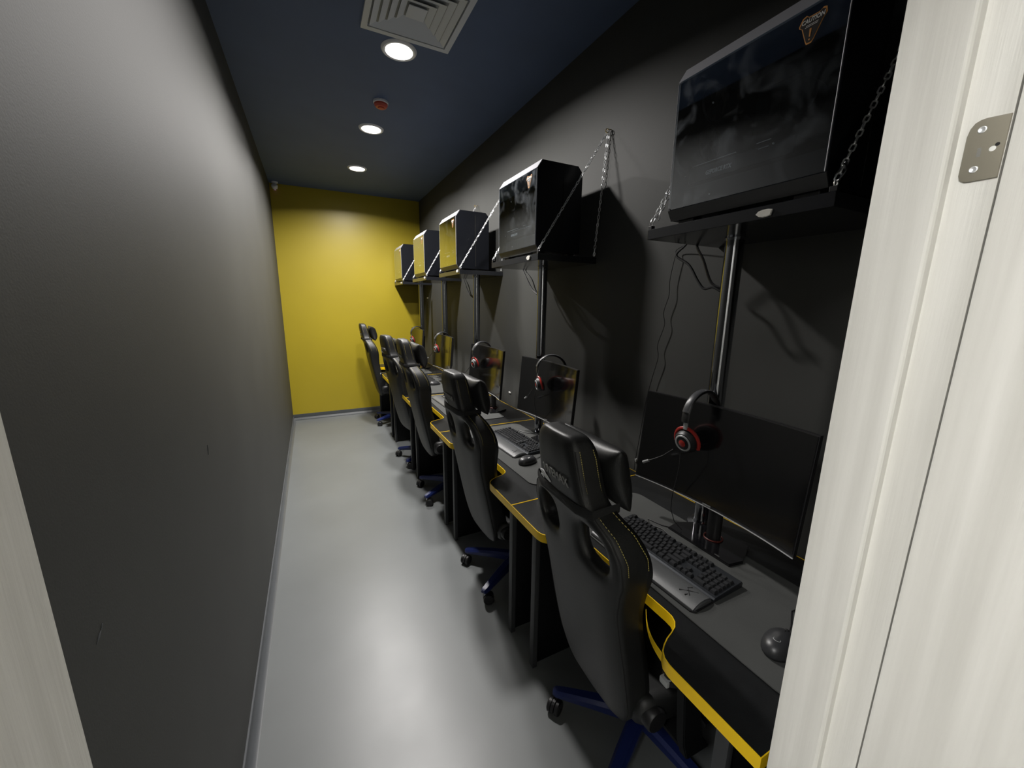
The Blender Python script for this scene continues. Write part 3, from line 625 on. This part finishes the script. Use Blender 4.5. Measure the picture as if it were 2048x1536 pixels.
# ================================================================== CHAINS
def link_mesh(L=0.0245, Wd=0.0138, r=0.0021):
    a = L / 2 - Wd / 2; p = []
    for i in range(6): t = math.pi * i / 5 - math.pi / 2; p.append((a + (Wd / 2 - r) * math.cos(t), (Wd / 2 - r) * math.sin(t), 0))
    for i in range(6): t = math.pi * i / 5 + math.pi / 2; p.append((-a + (Wd / 2 - r) * math.cos(t), (Wd / 2 - r) * math.sin(t), 0))
    return MB().tube(p, r, 6, closed=True, up=(0, 0, 1))
LK = link_mesh(); LKme = LK.mesh('link', 'zinc')
def chain(path, label, single=True, group='steel chains holding the shelves', hook=True, snap=False, phase=0.5):
    pts = [Vector(p) for p in path]; org = pts[-1].copy()
    t = empty('chain', org, 0, label, 'chain', group)
    seglen = 0.0195; joined = MB(); k = 0
    tot = sum((pts[i + 1] - pts[i]).length for i in range(len(pts) - 1)); n = int(tot / seglen)
    def at(s):
        for i in range(len(pts) - 1):
            l = (pts[i + 1] - pts[i]).length
            if s <= l or i == len(pts) - 2: return pts[i] + (pts[i + 1] - pts[i]) * (s / l), (pts[i + 1] - pts[i]).normalized()
            s -= l
    for i in range(n):
        s = (i + 0.5) * tot / n; p, d = at(s)
        b = basis(d, (0, 1, 0.01) if abs(d.y) < 0.9 else (1, 0, 0), p - org)
        b = b @ Matrix.Rotation((i % 2) * math.pi / 2 + phase + 0.25 * math.sin(i * 0.7), 4, 'X')
        if single:
            o = bpy.data.objects.new('link', LKme); COL.objects.link(o); o.parent = t; o.matrix_local = b
        else: joined.add([b @ Vector(v) for v in LK.v], LK.f)
    if not single: joined.build('links', 'zinc', t, kind='stuff')
    if hook:
        MB().tube([(0.012, 0, 0.0), (-0.006, 0, 0.0)] + [(-0.012 + 0.010 * math.sin(a), 0, -0.009 + 0.0095 * math.cos(a)) for a in [math.radians(20 - 300 * q / 12) for q in range(13)]], 0.0021, 8).build('wall_hook', 'brass', t)
    if snap:
        q = pts[0] - org; d = (pts[1] - pts[0]).normalized(); u = Vector((0, 1, 0))
        u = (u - d * u.dot(d)).normalized()
        ring = []
        for i in range(20):
            a = 2 * math.pi * i / 20; wv = 0.010 if math.cos(a) < 0 else 0.006
            ring.append(q + d * (0.026 + 0.026 * math.cos(a)) * 1.0 + u * wv * math.sin(a))
        MB().tube(ring, 0.0022, 8, closed=True).build('snap_hook', 'chrome', t)
    return t
ZA = 2.505; XA = XR - 0.012; XF = 1.110; ZF = 1.888
nam = ['nearest', 'second', 'third', 'fourth', 'farthest']
anchors = [(0.540, 1.09), (1.814, 2.44), (3.05, 3.690), (4.15, 4.765), (5.335, 5.885)]
for i, ((y0, y1), (a0, a1)) in enumerate(zip(SH, anchors)):
    sg = i < 2
    yn, yf = y0 + 0.008, y1 - 0.008
    chain([(XF, yn, ZF), (XA, a0, ZA)], f'bright steel chain slanting up from the door-side front corner of the {nam[i]} shelf', sg, snap=(i == 0))
    chain([(XF, yf, ZF), (XA, a1, ZA)], f'steel chain slanting up from the far front corner of the {nam[i]} shelf', sg)
    if i in (1, 2, 3):
        chain([(XR - 0.016, y0 + 0.004, 1.872), (XR - 0.010, a0 + 0.004, ZA - 0.006)], f'steel chain hanging down the wall to the back corner of the {nam[i]} shelf', i == 1, hook=False)
# spare tails
chain([(XF + 0.012, SH[0][1] - 0.02, ZF + 0.005), (XF + 0.02, SH[0][1] - 0.022, ZF + 0.03), (XF + 0.16, SH[0][1] - 0.02, ZF + 0.27)], 'second strand of chain doubled over at the far corner of the nearest shelf', True, hook=False, phase=1.0)

# ================================================================== TAGS ON THE SHELF LIPS
def blob(name, loc, sx, sy, sz, label, cat, group):
    b = MB(); pts = []; n = 10
    for i in range(n):
        a = 2 * math.pi * i / n; pts.append((math.cos(a) * sy * (1 + 0.18 * math.sin(3 * a + 1)), math.sin(a) * sz * (1 + 0.15 * math.cos(2 * a))))
    b.prism(pts, -sx, sx, axis='x', bev=sx * 0.5); o = b.build(name, 'tape'); o.location = loc; return tag(o, label, cat, group)
for (y, z, sy, sz, i) in ((0.687, 1.843, 0.021, 0.0115, 0), (1.975, 1.848, 0.020, 0.014, 1), (3.17, 1.855, 0.020, 0.014, 2), (4.215, 1.855, 0.020, 0.013, 3), (5.43, 1.850, 0.018, 0.013, 4)):
    blob('paper_tag', (1.0972, y, z), 0.003, sy, sz, f'small white lump stuck on the front lip of the {nam[i]} shelf', 'tag', 'white tags on the shelf lips')

# ================================================================== CABLES
def cable(pts, r, label, name='cable', mt='black'):
    P = [Vector(p) for p in pts]; out = []
    for i in range(len(P) - 1):
        p0 = P[max(i - 1, 0)]; p1 = P[i]; p2 = P[i + 1]; p3 = P[min(i + 2, len(P) - 1)]
        for k in range(5):
            t = k / 5; out.append(0.5 * ((2 * p1) + (p2 - p0) * t + (2 * p0 - 5 * p1 + 4 * p2 - p3) * t * t + (3 * p1 - p0 - 3 * p2 + p3) * t ** 3))
    out.append(P[-1]); o = MB().tube(out, r, 6).build(name, mt); return tag(o, label, 'cable')
cable([(1.35, 1.112, 1.868), (1.352, 1.15, 1.835), (1.35, 1.187, 1.800), (1.35, 1.121, 1.758), (1.35, 1.075, 1.698), (1.35, 1.042, 1.665), (1.35, 1.005, 1.670), (1.352, 0.975, 1.655)], 0.0052, 'thick black cable looping from the nearest shelf round its pole')
cable([(1.37, 1.108, 1.868), (1.36, 1.10, 1.825), (1.355, 1.062, 1.772), (1.352, 1.015, 1.686), (1.358, 0.965, 1.664)], 0.0048, 'short black cable curving down from the nearest shelf onto its pole')
cable([(1.42, 1.108, 1.868), (1.47, 1.284, 1.847), (1.47, 1.299, 1.81), (1.47, 1.316, 1.714), (1.47, 1.313, 1.647), (1.47, 1.336, 1.567), (1.47, 1.324, 1.51), (1.47, 1.355, 1.414), (1.47, 1.345, 1.354), (1.472, 1.372, 1.252), (1.472, 1.40, 1.12), (1.472, 1.42, 0.95), (1.474, 1.44, 0.80), (1.474, 1.445, 0.73)], 0.0017, 'thin black cable hanging down the wall between the two nearest monitors')
for i, (y, lb_) in enumerate([(2.487, 'second'), (3.703, 'third')]):
    cable([(1.35, y + 0.004, 1.868), (1.352, y + 0.012, 1.825), (1.35, y - 0.05, 1.76), (1.35, y - 0.13, 1.69), (1.35, y - 0.21, 1.655), (1.352, y - 0.26, 1.65)], 0.005, f'thick black cable drooping from the {lb_} shelf to its pole')
    cable([(1.36, y + 0.003, 1.868), (1.37, y + 0.006, 1.82), (1.358, y - 0.10, 1.76), (1.354, y - 0.17, 1.68), (1.352, y - 0.24, 1.66)], 0.004, f'short black cable beside the pole under the {lb_} shelf')
for (y, z, sy, sz, lb_) in ((2.964, 0.841, 0.016, 0.006, 'small white cable tag on the wall right of the third monitor'), (1.451, 0.786, 0.004, 0.009, 'tiny white cable tag on the wall left of the nearest monitor'), (5.602, 1.662, 0.03, 0.006, 'small white tag on the wall near the yellow wall')):
    o = MB().box(XR - 0.006, XR - 0.0005, y - sy, y + sy, z - sz, z + sz, 0.0015).build('cable_tag', 'pwhite'); tag(o, lb_, 'tag')
# ================================================================== CHAIRS
def lerp(a, b, t): return a + (b - a) * t
def make_chair():
    c = empty('gaming_chair', (0, 0, 0))
    # ---- base
    b = MB()
    b.lathe([(0.045, 0.085), (0.05, 0.10), (0.045, 0.135), (0.032, 0.140)], seg=20)
    for i in range(5):
        a = math.radians(136 + 72 * i)
        d = Vector((math.cos(a), math.sin(a), 0)); n = Vector((-d.y, d.x, 0))
        sec = [(0.035, 0.028, 0.128, 0.085), (0.16, 0.026, 0.118, 0.082), (0.27, 0.022, 0.102, 0.074), (0.318, 0.019, 0.094, 0.070), (0.330, 0.012, 0.088, 0.072)]
        vs = []; fs = []
        for (r, hw, zt, zb) in sec:
            for (s, z) in ((-1, zb), (1, zb), (1, zt - 0.012), (0.6, zt), (-0.6, zt), (-1, zt - 0.012)):
                vs.append(tuple(d * r + n * hw * s + Vector((0, 0, z))))
        for k in range(len(sec) - 1):
            for j in range(6): fs.append([k * 6 + j, k * 6 + (j + 1) % 6, k * 6 + 6 + (j + 1) % 6, k * 6 + 6 + j])
        fs += [[0, 1, 2, 3, 4, 5], [24 + j for j in range(6)]]
        b.add(vs, fs)
    b.build('star_base', 'blue', c, ang=0.5)
    for i in range(5):
        a = math.radians(136 + 72 * i); px, py = 0.312 * math.cos(a), 0.312 * math.sin(a); sw = a + 1.3 + i
        cs = empty('caster', (px, py, 0), sw); cs.parent = c
        MB().tube([(0, 0, 0.045), (0, 0, 0.078)], 0.006, 10).build('stem', 'zinc', cs)
        MB().prism([(0.020 + 0.030 * math.cos(t), 0.030 + 0.030 * math.sin(t)) for t in [math.radians(-10 + 200 * k / 10) for k in range(11)]] + [(-0.002, 0.022), (0.04, 0.022)], -0.006, 0.006, axis='y').build('fork', 'black', cs, smooth=False)
        for s in (-1, 1):
            MB().lathe([(0.0001, s * 0.007), (0.024, s * 0.007), (0.029, s * 0.010), (0.029, s * 0.021), (0.025, s * 0.025), (0.008, s * 0.026), (0.0001, s * 0.024)], (0.020, 0, 0.029), 'y', 22, cap=False).build('wheel', 'black', cs)
    MB().tube([(0, 0, 0.10), (0, 0, 0.27)], 0.027, 18).tube([(0, 0, 0.26), (0, 0, 0.345)], 0.016, 14).build('gas_lift', 'black', c)
    MB().box(-0.14, 0.10, -0.11, 0.11, 0.335, 0.365, 0.008).box(-0.10, 0.06, -0.06, 0.06, 0.312, 0.340, 0.01).build('mechanism', 'matte', c)
    MB().tube([(0.02, -0.06, 0.335), (0.03, -0.20, 0.330), (0.03, -0.24, 0.322)], [0.006, 0.006, 0.010], 8).build('tilt_lever', 'black', c)
    # ---- seat: cushion with raised side bolsters
    nx, ny = 9, 9; vs = []; fs = []
    def seat_top(u, v):
        x = lerp(-0.225, 0.255, u); wy = lerp(0.215, 0.265, min(1, u * 1.4)); y = v * wy
        z = 0.445 + 0.040 * max(0, abs(v) - 0.55) / 0.45 - 0.03 * max(0, u - 0.8) / 0.2 + 0.012 * (1 - u)
        return x, y, z
    sb = bmesh.new(); gt = [[sb.verts.new(seat_top(i / (nx - 1), -1 + 2 * j / (ny - 1))) for j in range(ny)] for i in range(nx)]
    gb = [[sb.verts.new((v.co.x * 0.97, v.co.y * 0.94, 0.366)) for v in row] for row in gt]
    for i in range(nx - 1):
        for j in range(ny - 1):
            sb.faces.new([gt[i][j], gt[i + 1][j], gt[i + 1][j + 1], gt[i][j + 1]]); sb.faces.new([gb[i][j], gb[i][j + 1], gb[i + 1][j + 1], gb[i + 1][j]])
    for i in range(nx - 1):
        for j in (0, ny - 1): sb.faces.new([gt[i][j], gb[i][j], gb[i + 1][j], gt[i + 1][j]])
    for j in range(ny - 1):
        for i in (0, nx - 1): sb.faces.new([gt[i][j], gt[i][j + 1], gb[i][j + 1], gb[i][j]])
    MB().bm_add(sb).build('seat', 'leather', c, subsurf=1)
    # ---- backrest.  (s = height along the back, outer half width, hole inner, hole outer)
    rows = [  # z, w, h2, h1, thick, wing (forward push of the front outer edge)
        (0.325, 0.105, 0.080, 0.045, 0.045, 0.000), (0.36, 0.160, 0.120, 0.065, 0.070, 0.010), (0.45, 0.184, 0.135, 0.074, 0.080, 0.034),
        (0.60, 0.188, 0.138, 0.076, 0.080, 0.034), (0.74, 0.184, 0.136, 0.076, 0.076, 0.030), (0.80, 0.187, 0.140, 0.076, 0.078, 0.040),
        (0.865, 0.202, 0.156, 0.074, 0.074, 0.056), (0.905, 0.216, 0.172, 0.064, 0.070, 0.066), (0.975, 0.219, 0.174, 0.064, 0.068, 0.064), (1.030, 0.192, 0.156, 0.068, 0.072, 0.044),
        (1.062, 0.152, 0.122, 0.080, 0.082, 0.018), (1.092, 0.114, 0.098, 0.074, 0.086, 0.002), (1.15, 0.104, 0.086, 0.060, 0.088, 0.0), (1.21, 0.100, 0.080, 0.050, 0.088, 0.0), (1.25, 0.090, 0.068, 0.040, 0.078, 0.0), (1.268, 0.068, 0.048, 0.026, 0.060, 0.0)]
    def cx(z): return -0.200 - 0.22 * (z - 0.33) + 0.02 * (z - 0.33) ** 2
    cols = lambda r: [-r[1], -r[2], -r[3], 0, r[3], r[2], r[1]]
    bm = bmesh.new(); F = []; B = []
    for r in rows:
        ys = cols(r); f_ = []; b_ = []
        for k, y in enumerate(ys):
            wing = r[5] if k in (0, 6) else (0.0 if k in (1, 5) else 0)
            rec = -0.012 if k in (2, 3, 4) and r[0] < 1.1 else 0.0
            f_.append(bm.verts.new((cx(r[0]) + r[4] * 0.5 + wing * 0.9 + rec, y, r[0] + 0.0)))
            bk = 0.0 if k in (3,) else (0.016 if k in (0, 6) else 0.003)
            b_.append(bm.verts.new((cx(r[0]) - r[4] * 0.5 + bk + wing * 0.12, y, r[0] + 0.0)))
        F.append(f_); B.append(b_)
    n = len(rows); hole = {(i, k) for i in (7, 8) for k in (1, 4)}
    for i in range(n - 1):
        for k in range(6):
            if (i, k) in hole: continue
            bm.faces.new([F[i][k], F[i][k + 1], F[i + 1][k + 1], F[i + 1][k]]); bm.faces.new([B[i][k], B[i + 1][k], B[i + 1][k + 1], B[i][k + 1]])
        for k in (0, 6): bm.faces.new([F[i][k], F[i + 1][k], B[i + 1][k], B[i][k]])
    for k in range(6):
        for i in (0, n - 1): bm.faces.new([F[i][k], F[i][k + 1], B[i][k + 1], B[i][k]])
    for k in (1, 4):
        i0, i1 = 7, 9
        for (a, b2) in [((i0, k), (i0, k + 1)), ((i1, k), (i1, k + 1))]: bm.faces.new([F[a[0]][a[1]], F[b2[0]][b2[1]], B[b2[0]][b2[1]], B[a[0]][a[1]]])
        for kk_ in (k, k + 1):
            for i in range(i0, i1): bm.faces.new([F[i][kk_], F[i + 1][kk_], B[i + 1][kk_], B[i][kk_]])
    bmesh.ops.recalc_face_normals(bm, faces=bm.faces)
    cl = bm.edges.layers.float.new('crease_edge')
    def crease(a, b_, v):
        e = bm.edges.get((a, b_))
        if e: e[cl] = v
    for G in (F, B):
        for i in range(n - 1):
            for k in (0, 6): crease(G[i][k], G[i + 1][k], 0.62)
        for k in range(6): crease(G[n - 1][k], G[n - 1][k + 1], 0.55)
    bme = bpy.data.meshes.new('backrest'); bm.to_mesh(bme); bm.free(); bme.materials.append(M['leather'])
    bme.polygons.foreach_set('use_smooth', [True] * len(bme.polygons))
    bo = bpy.data.objects.new('backrest', bme); COL.objects.link(bo); bo.parent = c
    md = bo.modifiers.new('sub', 'SUBSURF'); md.levels = 2; md.render_levels = 2
    # ---- side seams + stitches that run round the edge of the back
    def edge_line(zs, front):
        out = []
        for z in zs:
            for i in range(n - 1):
                if rows[i][0] <= z <= rows[i + 1][0]:
                    t = (z - rows[i][0]) / (rows[i + 1][0] - rows[i][0]); w_ = lerp(rows[i][1], rows[i + 1][1], t); th = lerp(rows[i][4], rows[i + 1][4], t); wg = lerp(rows[i][5], rows[i + 1][5], t); break
            out.append((w_, th, wg, z))
        return out
    zs = [0.42 + 0.012 * i for i in range(69)]
    for s in (-1, 1):
        sm = MB(); stch = MB(); E = edge_line(zs, False)
        sm.tube([(cx(z) - th * 0.5 + 0.0175 + wg * 0.12, s * (w_ - 0.0015), z) for (w_, th, wg, z) in E], 0.0022, 5)
        sm.build('seam', 'seam', c)
        P_ = [(Vector((cx(z) - th * 0.5 + 0.016 + wg * 0.12, s * w_, z)), Vector((cx(z) + th * 0.5 + wg * 0.9, s * w_, z))) for (w_, th, wg, z) in E]
        for q in range(len(P_) - 1):
            if E[q][3] < 0.93: continue
            for fr in (0.20, 0.82):
                for t0 in (0.1, 0.6):
                    a_ = P_[q][0].lerp(P_[q][1], fr); b_ = P_[q + 1][0].lerp(P_[q + 1][1], fr); d = b_ - a_
                    stch.tube([a_ + d * t0, a_ + d * (t0 + 0.3)], 0.0009 if fr < 0.5 else 0.0011, 4)
        stch.build('stitching', 'stitch', c, kind='stuff')
    # yellow accent panels low on the sides are not visible; silver print on the rear of the headrest
    def rear(z, y, off=0.002):
        for i in range(n - 1):
            if rows[i][0] <= z <= rows[i + 1][0]: th = lerp(rows[i][4], rows[i + 1][4], (z - rows[i][0]) / (rows[i + 1][0] - rows[i][0])); break
        return (cx(z) - th * 0.5 - off, y, z)
    text_obj('UVEMAX', 0.040, 'printgrey', c, 'headrest_lettering', basis((0, -1, 0), (-0.30, 0, 1), rear(1.138, -0.004, 0.0005)), extr=0.0012, squash=0.80)
    lg = MB()
    for (ya, za, yb, zb_, w_) in ((0.086, 1.118, 0.056, 1.112, 0.007), (0.076, 1.110, 0.034, 1.099, 0.0065), (0.086, 1.104, 0.072, 1.096, 0.004)):
        pa = rear(za, ya, 0.0005); pb = rear(zb_, yb, 0.0005); lg.tube([pa, ((pa[0] + pb[0]) / 2, (pa[1] + pb[1]) / 2, (pa[2] + pb[2]) / 2 + 0.002), pb], [w_ * 0.5, w_, w_ * 0.4], 8, flat=0.4, up=(0, 0, 1))
    lg.build('emblem', 'logo', c)
    # ---- strap round the neck of the back, neck pillow in front
    zc_ = 1.066; st = MB(); xx = cx(zc_)
    for (z) in (zc_,):
        path = [(xx - 0.052, y, z) for y in (0.10, 0.05, 0, -0.05, -0.10)]
        path = [(xx - 0.046 + 0.0, 0.16, z - 0.01)] + path + [(xx - 0.046, -0.16, z - 0.01)]
    strap = MB().tube([(xx + 0.062, 0.134, zc_ + 0.012), (xx - 0.030, 0.142, zc_ + 0.012), (xx - 0.046, 0.09, zc_ + 0.010), (xx - 0.046, -0.09, zc_ + 0.010), (xx - 0.030, -0.142, zc_ + 0.012), (xx + 0.062, -0.134, zc_ + 0.012)], 0.014, 8, flat=0.22, up=(0, 0, 1))
    strap.build('pillow_strap', 'fabric', c)
    pb_ = bmesh.new(); N1, N2 = 13, 9; fr = []; bk = []
    for i in range(N1):
        for j in range(N2):
            u = -1 + 2 * i / (N1 - 1); v = -1 + 2 * j / (N2 - 1)
            th = 0.055 * (max(0, 1 - u ** 4) * max(0, 1 - v ** 4)) ** 0.6
            py = u * 0.148 * (1 - 0.10 * (1 - abs(v) ** 2) * abs(u)); pz = v * 0.088 * (1 + 0.16 * u * u - 0.10 * (1 - u * u) * 0)
            fr.append((th, py, pz)); bk.append((-th * 0.6, py, pz))
    fv = [pb_.verts.new(p) for p in fr]; bv = []
    for q, p in enumerate(bk):
        i, j = divmod(q, N2); bv.append(fv[q] if i in (0, N1 - 1) or j in (0, N2 - 1) else pb_.verts.new(p))
    for i in range(N1 - 1):
        for j in range(N2 - 1):
            a, b2, c2, d2 = i * N2 + j, (i + 1) * N2 + j, (i + 1) * N2 + j + 1, i * N2 + j + 1
            pb_.faces.new([fv[a], fv[b2], fv[c2], fv[d2]])
            pb_.faces.new([bv[a], bv[d2], bv[c2], bv[b2]])
    pw = MB().bm_add(pb_).build('neck_pillow', 'leather', c, subsurf=1)
    pw.location = (cx(1.145) + 0.092, 0, 1.145); pw.rotation_euler = (0, math.radians(-14), 0)
    # ---- armrests
    for s in (-1, 1):
        ar = MB().prism([(-0.215, s * 0.285 - 0.022), (-0.235, s * 0.285 - 0.008), (-0.235, s * 0.285 + 0.010), (-0.212, s * 0.285 + 0.028), (-0.02, s * 0.285 + 0.032), (0.0, s * 0.285 + 0.010), (0.0, s * 0.285 - 0.014), (-0.02, s * 0.285 - 0.026)], 0.645, 0.672, bev=0.006).build('armrest', 'black', c)
        MB().box(-0.238, -0.218, s * 0.285 - 0.012, s * 0.285 + 0.014, 0.648, 0.667, 0.004).build('end_cap', 'grey', ar)
        MB().prism([(-0.175, 0.648), (-0.095, 0.648), (-0.105, 0.55), (-0.07, 0.40), (-0.04, 0.36), (-0.13, 0.36), (-0.15, 0.42), (-0.165, 0.55)], s * 0.272, s * 0.300, axis='y', bev=0.003).build('arm_post', 'matte', ar)
        MB().box(-0.12, -0.04, min(s * 0.10, s * 0.29), max(s * 0.10, s * 0.29), 0.352, 0.364, 0.003).build('arm_bracket', 'matte', ar)
        MB().lathe([(0.0001, s * 0.232), (0.032, s * 0.230), (0.036, s * 0.224), (0.036, s * 0.200)], (-0.175, 0, 0.43), 'y', 24).build('recliner_cover', 'black', c)
    return c
CH = [(0.975, 0.83, -0.04, 0.0), (0.990, 1.86, 0.03, 0.0), (0.985, 3.02, 0.0, 0.06), (0.98, 3.85, 0.15, 0.03), (0.95, 5.33, 0.0, 0.06)]
ch_lab = ['nearest black gaming chair, back turned, yellow stitching along its edges', 'second black gaming chair from the door, behind the nearest one', 'third black gaming chair, pillow corner poking out on its right', 'fourth black gaming chair, squeezed behind the third', 'farthest black gaming chair, standing against the yellow wall']
ch0 = make_chair(); chs = [ch0] + [copy_tree(ch0) for _ in range(4)]
for c, (x, y, r, dz), lb_ in zip(chs, CH, ch_lab):
    c.location = (x, y, 0); c.rotation_euler = (0, 0, r); tag(c, lb_, 'chair', 'black gaming chairs at the desks')
    if dz:
        for k in c.children:
            if k.name.split('.')[0] not in ('star_base', 'caster'): k.location.z += dz

# ================================================================== CORRIDOR LIGHT
hl = empty('ceiling_panel_light', (-1.15, -0.20, 2.70), 0, 'square corridor ceiling panel light behind the doorway', 'ceiling light')
MB().box(-0.31, 0.31, -0.31, 0.31, -0.012, -0.0005, 0.002).build('frame', 'trimw', hl)
MB().box(-0.29, 0.29, -0.29, 0.29, -0.014, -0.011).build('diffuser', 'panel', hl)
ld = bpy.data.lights.new('lamp', 'AREA'); ld.shape = 'SQUARE'; ld.size = 0.56; ld.energy = HALL_W; ld.color = (1, 0.99, 0.97)
lo = bpy.data.objects.new('lamp', ld); COL.objects.link(lo); lo.parent = hl; lo.location = (0, 0, -0.016)
